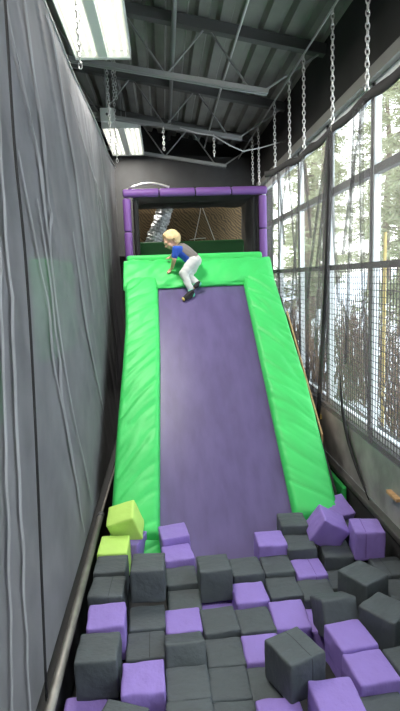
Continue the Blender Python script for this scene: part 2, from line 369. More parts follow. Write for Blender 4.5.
# ------------------------------------------------------------------ ceiling lights
def ceiling_light(loc, label, L=1.75, W=.56):
    t = thing('ceiling_light', label, 'ceiling light', loc, 'fluorescent ceiling lights')
    x,y,z = loc
    bevel(MB().box(x-W/2,x+W/2,y-L/2,y+L/2,z+.05,z+.09).box(x-W/2,x-W/2+.012,y-L/2,y+L/2,z-.02,z+.05).box(x+W/2-.012,x+W/2,y-L/2,y+L/2,z-.02,z+.05)
        .box(x-W/2,x+W/2,y-L/2,y-L/2+.05,z-.02,z+.05).box(x-W/2,x+W/2,y+L/2-.05,y+L/2,z-.02,z+.05).build('housing', M['white_metal'], t),.004)
    MB().box(x-.045,x+.045,y-L/2+.05,y+L/2-.05,z-.012,z+.05).build('ballast_cover', M['white_metal'], t)
    for s in (-1,1):
        for k in range(3):
            tx = x+s*(.083+k*.072)
            MB().tube([(tx,y-L/2+.055,z+.012),(tx,y+L/2-.055,z+.012)],.0125,10).build('lamp_tube', M['tube'], t, smooth=True)
    ld = bpy.data.lights.new('lamp_glow','AREA'); ld.shape='RECTANGLE'; ld.size=W*.9; ld.size_y=L*.92; ld.energy=LAMP*L; ld.color=(1,.96,.88)
    lo = bpy.data.objects.new('lamp_glow',ld); COL.objects.link(lo); lo.parent=t; lo.location=(0,0,-.025)
    for yy in (y-L*.36,y+L*.36):
        MB().tube([(x,yy,z+.09),(x,yy,roof(x)-.0)],.004,5).build('hanger_wire', M['steel'], t)
    return t
ceiling_light((-.50,5.14,4.08),'white fluorescent ceiling light with six tubes, the near one at the top edge',1.36)
ceiling_light((-.52,9.17,4.08),'white fluorescent ceiling light with six tubes, the far one above the left net corner',1.80)
ceiling_light((-.48,1.0,4.08),'white fluorescent ceiling light overhead, behind the near one in the lane row',1.36)

# ================================================================== PIT AND LEFT PIPE
PX0,PX1 = -.60,1.49
pit = thing('foam_pit_box','black padded box of the foam pit holding the cubes','foam pit',(0,2.2,FLOOR))
MB().box(PX0-.04,PX0+.03,.9,6.2,FLOOR,.03).build('side_panel', M['pit'], pit)
MB().box(PX1,PX1+.05,.9,6.2,FLOOR,.06).build('side_panel', M['pit'], pit)
MB().box(PX0+.03,PX1,.9,.97,FLOOR,0).build('end_panel', M['pit'], pit)
MB().box(PX0+.03,PX1,.97,3.40,FLOOR,-.27).build('base_mat', M['pit'], pit)
pipe = tag(MB().tube([(-.562,.95,.052),(-.562,3.95,.052)],.023,14).build('pit_rail', M['pipe'], smooth=True),'weathered grey metal pipe along the left edge of the foam pit','pipe')
MB().tube([(-.562,3.93,.052),(-.562,3.99,.052)],.027,14).build('end_coupling', M['frame_grey'], pipe, smooth=True)
MB().tube([(-.562,3.98,.052),(-.545,5.2,.052)],.010,10).build('thin_rod', M['pipe'], pipe, smooth=True)
led = tag(bevel(MB().box(PX1-.015,PX1+.085,.9,6.3,.06,.105).build('pit_ledge', M['ledge']),.008),'long dark grey ledge rail along the right edge of the foam pit','ledge')
# green padding on the pit wall at the right
tag(bevel(MB().box(PX1-.06,PX1-.016,4.22,5.9,-.2,.055).build('pit_wall_pad', M['green']),.012),'green vinyl pad lining the pit wall right of the slide foot','pad')

# ================================================================== SLIDE
Y0,Z0,Y1 = 3.38,-.368,6.17
SL = .765
def sz(y): return -.1+SL*(y-3.73)
sl = thing('slide_ramp','steep purple fabric slide dropping into the foam pit between green pads','slide',(.4,5,FLOOR))
MB().prism([(Y0,FLOOR),(Y0,sz(Y0)-.03),(Y1-.1,sz(Y1-.1)-.03),(Y1+.2,1.93),(6.85,1.93),(6.85,FLOOR)], -.40,1.25).build('ramp_body', M['pit'], sl)
def sheet(u,v):
    y = Y0+(Y1+.02-Y0)*v; x = -.16+1.16*u
    sag = -.012*sin(pi*u)*sin(pi*min(1,v*1.1))
    return V((x, y, sz(y)+sag-.004+.004*fbm(V((x*3,y*.8,0)))))
MB().grid(16,50,sheet).build('slide_sheet', M['sheet'], sl, smooth=True)
MB().prism([(4.45,sz(4.45)-.28),(4.45,sz(4.45)+.005),(5.75,sz(5.75)+.01),(5.75,sz(5.75)-.28)],1.325,1.340).build('side_board', M['ply'], sl)
MB().prism([(3.5,FLOOR),(3.5,sz(3.5)-.03),(6.0,sz(6.0)-.03),(6.0,FLOOR)],1.25,1.325).build('side_filler', M['pit'], sl)

def slope_pad(name, label, xi, xo, y_lo, y_hi, s, th=.075):
    """soft pad lying on the slope; xi,xo: functions of v giving inner and outer edge; s=+1 creases run up to the right"""
    def top(u,v):
        y = y_lo+(y_hi-y_lo)*v
        a,b = xi(v),xo(v); x = a+(b-a)*u
        d = (y-4) - x*s*.85                          # distance across the diagonal creases
        along = x*s + (y-4)*.5
        w = .10*noise.noise(V((x*2+3*s,y*1.1,s)))
        big = noise.noise(V(((d+w)*3.2, along*.9, 5*s)))
        c1 = max(0,.35-abs(noise.noise(V(((d+w)*5.0,along*1.3,9*s)))))/.35
        c2 = max(0,.25-abs(noise.noise(V(((d+w*.6)*11,along*1.6,17*s)))))/.25
        eu = 1-min(1,min(u,1-u)/.5)
        edge = min(1, min(u,1-u)/.11, min(v,1-v)/.025); edge = sqrt(max(0,1-(1-edge)**2))
        h = th*(.25+.75*edge) + edge*(.012*big - .017*c1*c1 - .009*c2*c2*(.4+.6*eu)) + .016*sin(pi*u)
        return V((x, y, sz(y))) + V((0,-SL,1)).normalized()*h
    mb = MB(); nu,nv = 34,200
    g=[[mb.bm.verts.new(top(i/nu,j/nv)) for j in range(nv+1)] for i in range(nu+1)]
    for i in range(nu):
        for j in range(nv): mb.bm.faces.new((g[i][j],g[i+1][j],g[i+1][j+1],g[i][j+1]))
    # skirt down to the slope
    ring = [g[i][0] for i in range(nu+1)]+[g[nu][j] for j in range(1,nv+1)]+[g[i][nv] for i in range(nu-1,-1,-1)]+[g[0][j] for j in range(nv-1,0,-1)]
    low = [mb.bm.verts.new((p.co.x,p.co.y,sz(p.co.y)+.002)) for p in ring]; n=len(ring)
    for k in range(n): mb.bm.faces.new((ring[k],ring[(k+1)%n],low[(k+1)%n],low[k]))
    mb.bm.faces.new(low)
    return tag(mb.build(name, M['green'], smooth=True), label, 'pad', 'green pads beside the slide')
def lerp_tab(tab):
    def f(v):
        for (a,p),(b,q) in zip(tab,tab[1:]):
            if v<=b: return p+(q-p)*(v-a)/(b-a)
        return tab[-1][1]
    return f
lo = slope_pad('slide_side_pad','long bright green vinyl pad down the left side of the slide', lambda v:-.108+.048*min(1,v*1.6), lerp_tab([(0,-.480),(.35,-.455),(.55,-.430),(.75,-.412),(1,-.440)]), 3.76,6.26, 1)
ro = slope_pad('slide_side_pad','long bright green vinyl pad down the right side of the slide', lambda v:.920, lerp_tab([(0,1.275),(.2,1.300),(.45,1.318),(.75,1.300),(1,1.285)]), 3.81,6.26, -1)
slope_pad('slide_foot_pad','short green vinyl pad below the left side pad at the slide foot', lambda v:-.100, lambda v:-.47, 3.58,3.745, 1, .055)
# top pad draped over the crest
PROF = [(6.095,1.745),(6.105,1.785),(6.15,1.845),(6.235,1.94),(6.315,2.025),(6.365,2.065),(6.42,2.082),(6.50,2.085)]
def prof(v):
    t = v*(len(PROF)-1); i = min(int(t),len(PROF)-2); f = t-i
    return PROF[i][0]*(1-f)+PROF[i+1][0]*f, PROF[i][1]*(1-f)+PROF[i+1][1]*f
def tp(u,v):
    y,z = prof(v); x = -.45+1.73*u; lift=.045*u*(1-v)**2; z+=lift; y+=lift*.7
    w = noise.noise(V((x*1.5,v*2,3)))
    cre = -abs(noise.noise(V((x*3.2-v*2.4+w,v*1.2,7)))); e = min(1,min(u,1-u)/.03,v/.06)
    h = .045*e*cre + .012*fbm(V((x*4,v*3,1)))*e + .02*e*sin(pi*v)
    nrm = V((0,-.75,.66)) if v < .7 else V((0,-.2,.98))
    droop = -.035*max(0,(u-.93)/.07)**2*(1-v)
    return V((x,y,z+droop))+nrm*(h-.01)
mb = MB(); nu,nv=120,26
g=[[mb.bm.verts.new(tp(i/nu,j/nv)) for j in range(nv+1)] for i in range(nu+1)]
for i in range(nu):
    for j in range(nv): mb.bm.faces.new((g[i][j],g[i+1][j],g[i+1][j+1],g[i][j+1]))
b=[mb.bm.verts.new((-.45+1.73*i/nu,6.42,1.985)) for i in range(nu+1)]; c=[mb.bm.verts.new((-.45+1.73*i/nu,6.16,1.735)) for i in range(nu+1)]
for i in range(nu):
    mb.bm.faces.new((g[i][nv],g[i+1][nv],b[i+1],b[i])); mb.bm.faces.new((b[i],b[i+1],c[i+1],c[i])); mb.bm.faces.new((c[i],c[i+1],g[i+1][0],g[i][0]))
mb.bm.faces.new([g[0][j] for j in range(nv+1)]+[b[0],c[0]]); mb.bm.faces.new([g[nu][j] for j in range(nv+1)]+[b[nu],c[nu]])
tag(mb.build('slide_crest_pad', M['green'], smooth=True),'wide green vinyl pad wrapped over the top of the slide under the child','pad')
def padbox(u,v): return None
pb = bevel(MB().box(-.425,1.215,6.51,6.80,1.932,2.14).build('platform_edge_pad', M['green']),.035,4)
tag(pb,'narrow green vinyl pad edging the platform behind the slide crest pad','pad')
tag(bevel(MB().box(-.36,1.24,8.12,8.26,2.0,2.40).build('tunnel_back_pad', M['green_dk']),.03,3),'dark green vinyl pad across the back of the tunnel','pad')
tag(MB().box(-.36,1.24,6.86,8.30,1.88,1.98).box(-.36,-.28,6.86,8.3,FLOOR,1.88).box(1.16,1.24,6.86,8.3,FLOOR,1.88).build('tunnel_platform', M['pit']),'dark platform deck inside the purple framed tunnel','platform')

# ================================================================== TUNNEL FRAME
fr = thing('tunnel_entrance','purple padded frame around the dark tunnel mouth atop the slide','entrance',(.45,6.92,FLOOR))
def sleeve(a,b,r,n_seg,name):
    a=V(a);b=V(b)
    core = MB().tube([a,b],r*.6,10).build(name, M['black'], fr)
    for k in range(n_seg):
        p=a+(b-a)*((k+.012)/n_seg); q=a+(b-a)*((k+.988)/n_seg); d=(q-p)
        MB().tube([p,p+d*.02,p+d*.05,q-d*.05,q-d*.02,q],[r*.8,r*.96,r,r,r*.96,r*.8],16).build('foam_sleeve', M['foam_tube'], core, smooth=True)
sleeve((-.41,6.92,FLOOR+.0),(-.41,6.92,2.86),.050,8,'post')
sleeve((1.305,6.92,FLOOR+.0),(1.305,6.92,2.86),.050,8,'post')
sleeve((-.455,6.92,2.92),(1.36,6.92,2.92),.052,4,'top_bar')
tn = thing('tunnel_netting','black mesh netting lining the sides and roof of the tunnel','net',(.45,7.6,1.98))
def wob(x,y,z,a=.02): return a*noise.noise(V((x*2,y*2,z*2)))
MB().grid(16,16,lambda u,v:V((-.34+wob(0,u*3,v*2),6.97+1.35*u,1.98+.93*v))).build('side_net', M['netB'], tn, smooth=True)
MB().grid(16,16,lambda u,v:V((1.235+wob(5,u*3,v*2),6.97+1.35*u,1.98+.93*v))).build('side_net', M['netB'], tn, smooth=True)
MB().grid(16,16,lambda u,v:V((-.35+1.6*v,6.97+1.35*u,2.90-.04*sin(pi*v)*sin(pi*u)+wob(v*3,u*3,9,.03)))).build('roof_net', M['netC'], tn, smooth=True)
MB().tube([(-.30,6.99,2.0),(-.30,6.99,2.86)],.03,10).build('inner_post', M['black_fabric'], tn)
MB().tube([(1.20,6.99,2.0),(1.20,6.99,2.86)],.03,10).build('inner_post', M['black_fabric'], tn)
MB().box(-.36,1.26,8.29,8.32,2.90,2.98).build('rear_hem', M['black_fabric'], tn)
tag(MB().box(-.42,1.34,8.62,8.66,FLOOR,3.0).build('plywood_board', M['wood_wall']),'brown swirly grained plywood board closing the rear of the tunnel','board')
# foil duct leaning behind the tunnel
mb = MB(); pts=[];rr=[]
for k in range(61):
    t=k/60; pts.append((-.30+.40*t,8.47,2.0+.95*t)); rr.append(.118+.008*sin(k*pi/1.5))
pts=[V((-.30,8.47,FLOOR)),V((-.30,8.47,1.7)),V((-.305,8.47,1.9))]+[V(p) for p in pts]; rr=[.118]*3+rr
mb.tube(pts,rr,36)
for v in mb.bm.verts:
    if v.co.z>1.9: v.co += V((v.co.x+.3-.4*(v.co.z-2)/.95,v.co.y-8.47,0)).normalized()*(.028*noise.noise(v.co*13)+.016*noise.noise(v.co*31))
d = tag(mb.build('foil_duct', M['foil'], smooth=True),'crinkled silver foil duct slanting up behind the child','duct')
rp = MB(); rp.tube([(.62,8.285,2.93),(.600,8.283,2.8),(.46,8.28,2.25),(.44,8.28,1.98)],.005,6); rp.tube([(.63,8.285,2.93),(.675,8.283,2.8),(.86,8.28,2.27),(.88,8.28,1.98)],.005,6); rp.tube([(.43,8.276,2.425),(.55,8.275,2.44),(.68,8.276,2.445)],.005,6)
tag(rp.build('white_rope', M['rope'], smooth=True),'white rope hanging in an A shape at the back of the tunnel','rope')
# net curtain above the frame
tag(MB().grid(40,16,lambda u,v:V((-2.0+3.85*u,10.30+.05*noise.noise(V((u*9,v*2,0))),2.3+1.72*v+ (.2*(1-u)*1.2)*v))).build('net_curtain', M['netC'], smooth=True),'dark grey net curtain hung across the far end above the purple frame','net')
tag(MB().tube([(-.37+.5*k/14, 6.93, 2.985+.055*sin(pi*k/14)) for k in range(15)],.014,8).build('curved_hose', M['chain'], smooth=True),'pale curved tube lying above the purple top bar at left','hose')

# ================================================================== LEFT NET
def leftnet(u,v):
    y = -1.0+9.2*u; zt = 3.48+.02*sin(y*2.4); z = .075+(zt-.075)*v
    # pull lines: run from the top down and away from the viewer
    q = y-2.2 + (z-3.3)*.78
    x = 0
    for c,w,a in ((0.05,0.032,0.034),(0.42,0.042,0.025),(0.95,0.035,0.030),(1.55,0.063,0.023),(2.05,0.035,0.023),(2.70,0.056,0.025),(3.30,0.035,0.018),(4.10,0.056,0.021),(-0.60,0.049,0.034),(-1.10,0.056,0.023)):
        x += .35*a*math.exp(-((q-c-.10*sin(z*1.3+c*4))/w)**2)
    x += .028*noise.noise(V((y*.7,z*.5,1.))) + .008*noise.noise(V((q*6,z*.6,4.)))
    fade = min(1,(z-.07)/.25)*min(1,(zt-z)/.15+.2)
    return V((-.632+x*fade+.02*(1-v), y, z))
ln = tag(MB().grid(330,80,leftnet).build('side_net', M['netL'], smooth=True),'large grey mesh net hanging along the left side of the lane','net')
MB().tube([(-.63,-1+9.2*k/60,3.48+.02*sin((-1+9.2*k/60)*2.4)) for k in range(61)],.011,8).build('top_hem', M['joist_lt'], ln, smooth=True)
def smooth_path(pts, n=40):
    P=[V((0,)+p) for p in pts]; P=[P[0]*2-P[1]]+P+[P[-1]*2-P[-2]]; out=[]
    for k in range(n+1):
        t=k/n*(len(P)-3); i=min(int(t),len(P)-4); f=t-i; a,b,c,d=P[i:i+4]
        out.append(.5*((2*b)+(c-a)*f+(2*a-5*b+4*c-d)*f*f+(3*b-a-3*c+d)*f**3))
    return out
def on_net(y,z): return leftnet((y+1)/9.2, min(1,max(0,(z-.075)/3.40)))
# gathered pleats: the net doubled over along the lines where it is pulled, crease highlight in its colour
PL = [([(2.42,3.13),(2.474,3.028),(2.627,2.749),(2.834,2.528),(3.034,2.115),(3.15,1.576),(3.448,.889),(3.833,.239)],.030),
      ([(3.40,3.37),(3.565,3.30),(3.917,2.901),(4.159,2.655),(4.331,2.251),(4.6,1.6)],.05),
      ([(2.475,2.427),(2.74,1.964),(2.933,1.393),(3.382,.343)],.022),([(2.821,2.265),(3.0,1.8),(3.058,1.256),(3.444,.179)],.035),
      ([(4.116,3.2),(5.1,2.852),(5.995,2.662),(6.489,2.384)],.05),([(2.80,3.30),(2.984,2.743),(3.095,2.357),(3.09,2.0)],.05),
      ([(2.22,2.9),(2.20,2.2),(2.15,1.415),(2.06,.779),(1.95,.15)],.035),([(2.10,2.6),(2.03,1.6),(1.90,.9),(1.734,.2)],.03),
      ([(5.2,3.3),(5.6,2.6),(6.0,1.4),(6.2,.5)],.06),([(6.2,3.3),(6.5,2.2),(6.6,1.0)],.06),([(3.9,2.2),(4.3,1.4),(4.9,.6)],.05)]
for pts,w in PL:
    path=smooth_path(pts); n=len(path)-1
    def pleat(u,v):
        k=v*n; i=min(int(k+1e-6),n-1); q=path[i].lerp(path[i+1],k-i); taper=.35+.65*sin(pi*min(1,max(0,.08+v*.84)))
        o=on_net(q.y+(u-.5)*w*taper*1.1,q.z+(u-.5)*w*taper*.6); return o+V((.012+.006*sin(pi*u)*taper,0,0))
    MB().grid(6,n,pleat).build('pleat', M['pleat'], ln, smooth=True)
mb=MB(); sp=smooth_path([(2.34,3.1),(2.324,2.847),(2.296,2.386),(2.326,1.95),(2.278,1.336),(2.082,.09)])
for a in (0,.020): mb.tube([V((-.575,q.y+a,q.z)) for q in sp],.0035,5)
mb.build('sewn_seam', M['black_fabric'], ln, smooth=True)
# padded obstacles of the next lane, seen faintly through the net
o=tag(bevel(MB().box(-1.5,-1.25,6.15,7.7,.95,2.12).build('lane_pad', M['green']),.04,3),'tall green padded block in the next lane, faint behind the left net, farther one','pad')
MB().box(-1.49,-1.26,6.2,7.65,FLOOR,.95).build('dark_base', M['pit'], o)
o=tag(bevel(MB().box(-1.5,-1.25,3.7,4.12,.80,1.30).build('lane_pad', M['green']),.04,3),'green padded block in the next lane, faint at the left edge behind the net','pad')
MB().box(-1.45,-1.3,3.75,4.05,FLOOR,.81).build('dark_base', M['pit'], o)

# ================================================================== RIGHT NET
NX = 1.5
def hemz(y):
    return 3.055+.012*cos((y-3.92)*2*pi/.78)+.012*(y-4)+.012*sin(y*2.1)
def rnx(y): return NX - .16*max(0,(y-5.9)/1.0)**1.5 if y>5.9 else NX
def rightnet(u,v):
    y = .6+6.3*u; zt = hemz(y); z = .545+(zt-.545)*v
    x = .05*noise.noise(V((y*2.2+(z-2)*.5,z*.45,2)))+.018*noise.noise(V((y*7+(z-2)*1.6,z*.5,6)))
    return V((rnx(y)+.02+x*min(1,(z-.5)/.3)*min(1,(zt-z)/.2), y, z))
rn = tag(MB().grid(170,50,rightnet).build('side_net', M['netR'], smooth=True),'see-through grey mesh net hanging along the windows on the right','net')
def hem(u,v):
    y = .6+6.3*u; a = 2*pi*v; w=.040+.010*noise.noise(V((y*4,0,0)))
    return V((rnx(y)+.012*cos(a), y, hemz(y)+w*sin(a)))
MB().grid(120,8,hem).build('top_hem', M['black_fabric'], rn, smooth=True)
# gathered folds: doubled strips of the same net
def fold(y_top,y_bot,z_top,z_bot,w0,w1,curve=0,m='netRfold',name='fold'):
    def f(u,v):
        z = z_bot+(z_top-z_bot)*v
        y = y_bot+(y_top-y_bot)*v+curve*sin(pi*v)
        w = w1+(w0-w1)*v
        return V((rnx(y)-.012-.025*sin(pi*u), y+(u-.5)*w, z))
    return MB().grid(5,30,f).build(name, M[m], rn, smooth=True)
fold(4.78,5.30,3.02,.60,.05,.07,-.02)
fold(4.70,4.90,3.02,1.9,.03,.03)
for a in ((4.72,5.45,3.02,1.6,.05,.02,.05),(4.66,5.12,3.03,1.9,.03,.03,0),(4.60,4.78,3.03,1.2,.04,.03,.03),(4.1,4.28,3.05,1.1,.05,.03,0),
          (3.98,3.72,3.05,.6,.07,.05,.06),(3.90,4.35,3.06,2.0,.05,.02,.03),(5.62,6.15,3.05,1.2,.05,.04,.05),(5.58,5.30,3.05,2.2,.04,.02,0),
          (6.2,6.6,3.06,1.3,.06,.05,.05),(6.15,5.85,3.06,1.5,.04,.03,0),(6.6,6.75,3.06,1.0,.06,.06,0),(6.45,6.3,3.06,2.2,.05,.03,0),(4.68,4.45,3.04,1.6,.03,.05,.04),(4.8,5.0,2.9,.7,.10,.10,0)): fold(*a)
MB().tube([(NX-.012,4.72+.48*(1-k/40)**1.6,.13+2.92*k/40) for k in range(41)],.021,10).build('seam_strap', M['black_fabric'], rn, smooth=True)
# lower skirt of the net, from the rail down to the ledge
def skirt(u,v):
    y = .9+5.7*u; z = .107+(.545-.107)*v
    b = .02*noise.noise(V((y*1.6,z*3,8)))+.006*noise.noise(V((y*6+z*5,z*2,8)))
    return V((NX+.035-.01*v+b*sin(pi*v), y, z))
MB().grid(110,12,skirt).build('lower_skirt', M['skirt'], rn, smooth=True)
def curl(k): t=k/16; return V((NX-.0-.015*(1-t), 4.42-.62*t**1.2+.12*sin(pi*t),.98-.86*t**.8))
MB().tube([curl(k) for k in range(17)],[.004+.012*sin(pi*k/16) for k in range(17)],6).build('loose_edge', M['black_fabric'], rn, smooth=True)
# wire barrier between the net and the windows
wb = thing('wire_barrier','black square-grid wire barrier standing in front of the windows','barrier',(1.62,4,.33))
mb = MB(); XB=1.60; st=.05
y=.6
while y<9.0: mb.box(XB-.0022,XB+.0022,y-.0026,y+.0026,.54,1.90); y+=st
z=.56
while z<1.9: mb.box(XB+.0022,XB+.0062,.6,9.0,z-.0024,z+.0024); z+=st
mb.build('wire_grid', M['black'], wb)
MB().box(XB-.02,XB+.02,.6,9.0,1.875,1.925).build('top_rail', M['black'], wb)
MB().box(XB-.02,XB+.02,.6,9.0,.50,.545).build('bottom_rail', M['black'], wb)
for yy in (.62,3.1,6.0,8.98): MB().box(XB+.006,XB+.035,yy-.015,yy+.015,FLOOR,1.88).build('post', M['black'], wb)
# bits of wood lying on the ledge side
tag(bevel(MB().box(1.49,1.66,3.30,3.47,.315,.34).box(1.59,1.63,3.3,3.47,FLOOR,.315).build('wooden_shelf', M['ply']),.004),'light wooden board end sticking out above the ledge at the right edge','board')
tag(bevel(MB().box(1.50,1.62,5.12,5.24,.40,.45).box(1.59,1.62,5.12,5.24,FLOOR,.40).build('wooden_block', M['stake']),.004),'small yellowish wooden block low behind the black seam of the right net','block')

# ================================================================== FOAM CUBES
def lin(n=5):
    return [-1,-.965,-.90,-.80,-.62,-.35,0,.35,.62,.80,.90,.965,1]
def cube_mesh(seed, ex, ey, ez, seam):
    T = lin(); n=len(T); mb=MB(); idx={}
    def vert(p):
        key=tuple(round(c,4) for c in p)
        if key in idx: return idx[key]
        rnd=.105; q=V([max(-(1-rnd),min(1-rnd,c)) for c in p]); d=V(p)-q
        if d.length>0: d=d.normalized()*rnd
        r=q+d
        # soft stuffing: faces bulge, edges stay
        b=[(1-p[(k+1)%3]**2)*(1-p[(k+2)%3]**2) for k in range(3)]
        for k in range(3):
            if abs(p[k])>.99: r[k]+=(.035+.03*noise.noise(V((seed*3.1,k*7,p[k]))))*b[k]*(1 if p[k]>0 else -1)
        nz=V((noise.noise(V((r.x*1.1+seed,r.y*1.1,r.z*1.1))),noise.noise(V((r.x*1.1,r.y*1.1+seed*2,r.z*1.1+9))),noise.noise(V((r.x*1.1+5,r.y*1.1,r.z*1.1+seed*3)))))
        wr=.012*noise.noise(V((r.x*3+seed*7,r.y*5,r.z*3)))
        r=r+nz*.055+r.normalized()*wr
        r=V((r.x*ex/2,r.y*ey/2,r.z*ez/2))
        idx[key]=mb.bm.verts.new(r); return idx[key]
    for ax in range(3):
        for s in (-1,1):
            for i in range(n-1):
                for j in range(n-1):
                    c=[]
                    for a,b in ((i,j),(i+1,j),(i+1,j+1),(i,j+1)):
                        p=[0,0,0]; p[ax]=s; p[(ax+1)%3]=T[a]; p[(ax+2)%3]=T[b]; c.append(vert(p))
                    mb.bm.faces.new(c if s>0 else c[::-1])
    return mb
from mathutils.bvhtree import BVHTree
CM={'c':'charcoal','p':'purple_c','l':'lime_c'}
GN={'c':'charcoal foam cubes in the pit','p':'purple foam cubes in the pit','l':'lime foam cubes in the pit'}
for i,(c,x,y,z,yaw,tx,ty,seam,label) in enumerate(CUBES):
    o = cube_mesh(i+1,.200,.213,.202,seam).build('foam_cube', M[CM[c]], smooth=True)
    o.location=(x,y,z); o.rotation_euler=Euler((R(tx),R(ty),R(yaw)),'XYZ')
    tag(o,label,'foam cube',GN[c])
    if seam:
        mb=MB(); side=-.028 if i%2 else .02; pts=[]
        bv=BVHTree.FromPolygons([v.co for v in o.data.vertices],[p.vertices for p in o.data.polygons])
        for k in range(41):                       # over the top and down both ends
            a=-.2*pi+1.4*pi*k/40; org=V((side,.3*cos(a),.3*sin(a)))
            h=bv.ray_cast(org,(V((side,0,0))-org).normalized())
            if h[0] is not None: pts.append(h[0])
        sm=mb.tube(pts,.0017,5).build('cover_seam', M['seam_p' if c=='p' else 'seam_d'], o, smooth=True)
# ================================================================== CHILD
def evaluated(o):
    dg = bpy.context.evaluated_depsgraph_get(); dg.update()
    me = bpy.data.meshes.new_from_object(o.evaluated_get(dg)); old=o.data
    o.modifiers.clear(); o.data = me; me.name = o.name
    for p in me.polygons: p.use_smooth = True
    return o
def fuse(o, vox, sm=3):
    md=o.modifiers.new('r','REMESH'); md.mode='VOXEL'; md.voxel_size=vox; md.use_smooth_shade=True
    if sm: s=o.modifiers.new('s','SMOOTH'); s.factor=.5; s.iterations=sm
    return evaluated(o)
ch = thing('person','small blond child in grey and blue tee climbing the green crest pad','person',(.31,6.0,1.64))
J = dict(pel=V((.362,6.15,2.045)), mid=V((.298,6.155,2.110)), che=V((.222,6.155,2.165)), nec=V((.172,6.15,2.212)), hd=V((.112,6.135,2.272)),
  ls=V((.160,6.075,2.178)), le=V((.136,6.085,2.070)), lw=V((.108,6.200,1.968)), lh=V((.086,6.226,1.945)),
  rs=V((.205,6.240,2.185)), re=V((.135,6.285,2.125)), rw=V((.10,6.33,2.095)), rh=V((.082,6.345,2.090)),
  lhip=V((.352,6.100,2.030)), lk=V((.232,6.045,1.905)), la=V((.310,5.985,1.700)), lhe=V((.322,6.000,1.668)), lt=V((.222,5.938,1.624)),
  rhip=V((.375,6.205,2.030)), rk=V((.285,6.125,1.872)), ra=V((.378,6.050,1.790)), rhe=V((.402,6.045,1.785)), rt=V((.350,6.035,1.750)))
f = V((-.84,-.24,-.50)).normalized(); up = V((-.42,-.02,.9)); up=(up-f*up.dot(f)).normalized(); sd = f.cross(up).normalized()
HM = Matrix((sd,f,up)).transposed()        # columns: side, forward, up
def hp(x,y,z): return J['hd']+HM@V((x,y,z))*.96
b = MB()
b.ball(hp(0,-.012,.018),.086,(.90,1.03,.95),HM,24)               # cranium
b.ball(hp(0,.030,-.030),.062,(.92,.85,1.0),HM,20)                 # face
b.ball(hp(0,.048,-.062),.030,(1.05,.85,.75),HM,14)                # chin
for s in (-1,1):
    b.ball(hp(.034*s,.052,-.034),.030,(1,.8,1),HM,12)             # cheek
    b.ball(hp(.079*s,-.012,-.018),.021,(.45,.85,1.25),HM,12)      # ear
b.ball(hp(0,.074,.012),.036,(1.3,.5,.55),HM,12)                   # brow
b.capsule(hp(0,.080,-.008),hp(0,.092,-.024),.008,.0115,10)        # nose
b.ball(hp(0,.079,-.049),.012,(1.3,.6,.55),HM,10)                  # lips
b.capsule(J['nec'],hp(0,-.02,-.05),.040,.040)
b.capsule(J['che'],J['nec'],.070,.042); b.capsule(J['mid'],J['che'],.074,.078); b.capsule(J['pel'],J['mid'],.080,.074)
def limb(*a):
    for (p,r),(q,s) in zip(a,a[1:]): b.capsule(p,q,r,s,12)
limb((J['ls'],.036),(J['le'],.027),(J['lw'],.019)); limb((J['rs'],.036),(J['re'],.027),(J['rw'],.019))
limb((J['lhip'],.058),(J['lk'],.042),(J['la'],.027),(J['lhe'],.025),(J['lt'],.021)); limb((J['rhip'],.058),(J['rk'],.042),(J['ra'],.027),(J['rhe'],.025),(J['rt'],.021))
def hand(w,c,d,side,nrm):
    d=d.normalized(); side=side.normalized(); nrm=nrm.normalized()
    b.capsule(w,c,.017,.016,10)
    for k,(o,l) in enumerate(((-.019,.030),(-.0065,.036),(.006,.034),(.018,.026))):
        k0=c+side*o*.8; k1=k0+d*l*.55+side*o*.35+nrm*.004; k2=k0+d*l*1.05+side*o*.6-nrm*.004
        b.capsule(c+side*o*.4,k0+d*.008,.008,.0072,8); b.capsule(k0+d*.008,k1,.0072,.0066,8); b.capsule(k1,k2,.0066,.0056,8)
    t0=c-side*.016-d*.012; t1=t0-side*.014+d*.010; t2=t1-side*.004+d*.015
    b.capsule(t0,t1,.0085,.0075,8); b.capsule(t1,t2,.0075,.006,8)
hand(J['lw'],J['lh'],V((-.80,.10,-.35)),V((.2,.72,.65)),V((0,-.7,.7)))
hand(J['rw'],J['rh'],V((-.9,.2,-.1)),V((.2,.9,.2)),V((0,-.3,.95)))
body = fuse(b.build('body', M['skin'], ch), .0042, 3)
# hair: a cap over the crown, back and temples
h = MB(); h.ball(hp(0,-.014,.022),.094,(.90,1.04,.96),HM,40)
for v in list(h.bm.verts):
    l = HM.transposed()@(v.co-J['hd'])
    lim = .030 + .35*max(0,-l.z)  # hairline recedes below the crown
    if l.y > .058-.28*max(0,.055-l.z)-.02*abs(noise.noise(V((l.x*40,0,2)))) or l.z < -.060 or (l.z<.0 and l.y>-.012 and abs(l.x)>.0):
        h.bm.verts.remove(v)
for v in h.bm.verts:
    l=v.co-J['hd']; v.co += l.normalized()*(.007*noise.noise(l*38)+.004*noise.noise(l*90))
hair = h.build('hair', M['hair'], ch, smooth=True)
md=hair.modifiers.new('t','SOLIDIFY'); md.thickness=.010; md.offset=-1; evaluated(hair)
for s in (-1,1):
    e=MB().ball(hp(.031*s,.076,-.004),.0085,(1.2,.7,.8),HM,10).build('eye', M['eye'], ch, smooth=True)
MB().ball(hp(0,.0865,-.0495),.008,(1.7,.35,.4),HM,10).build('mouth', M['lip'], ch, smooth=True)
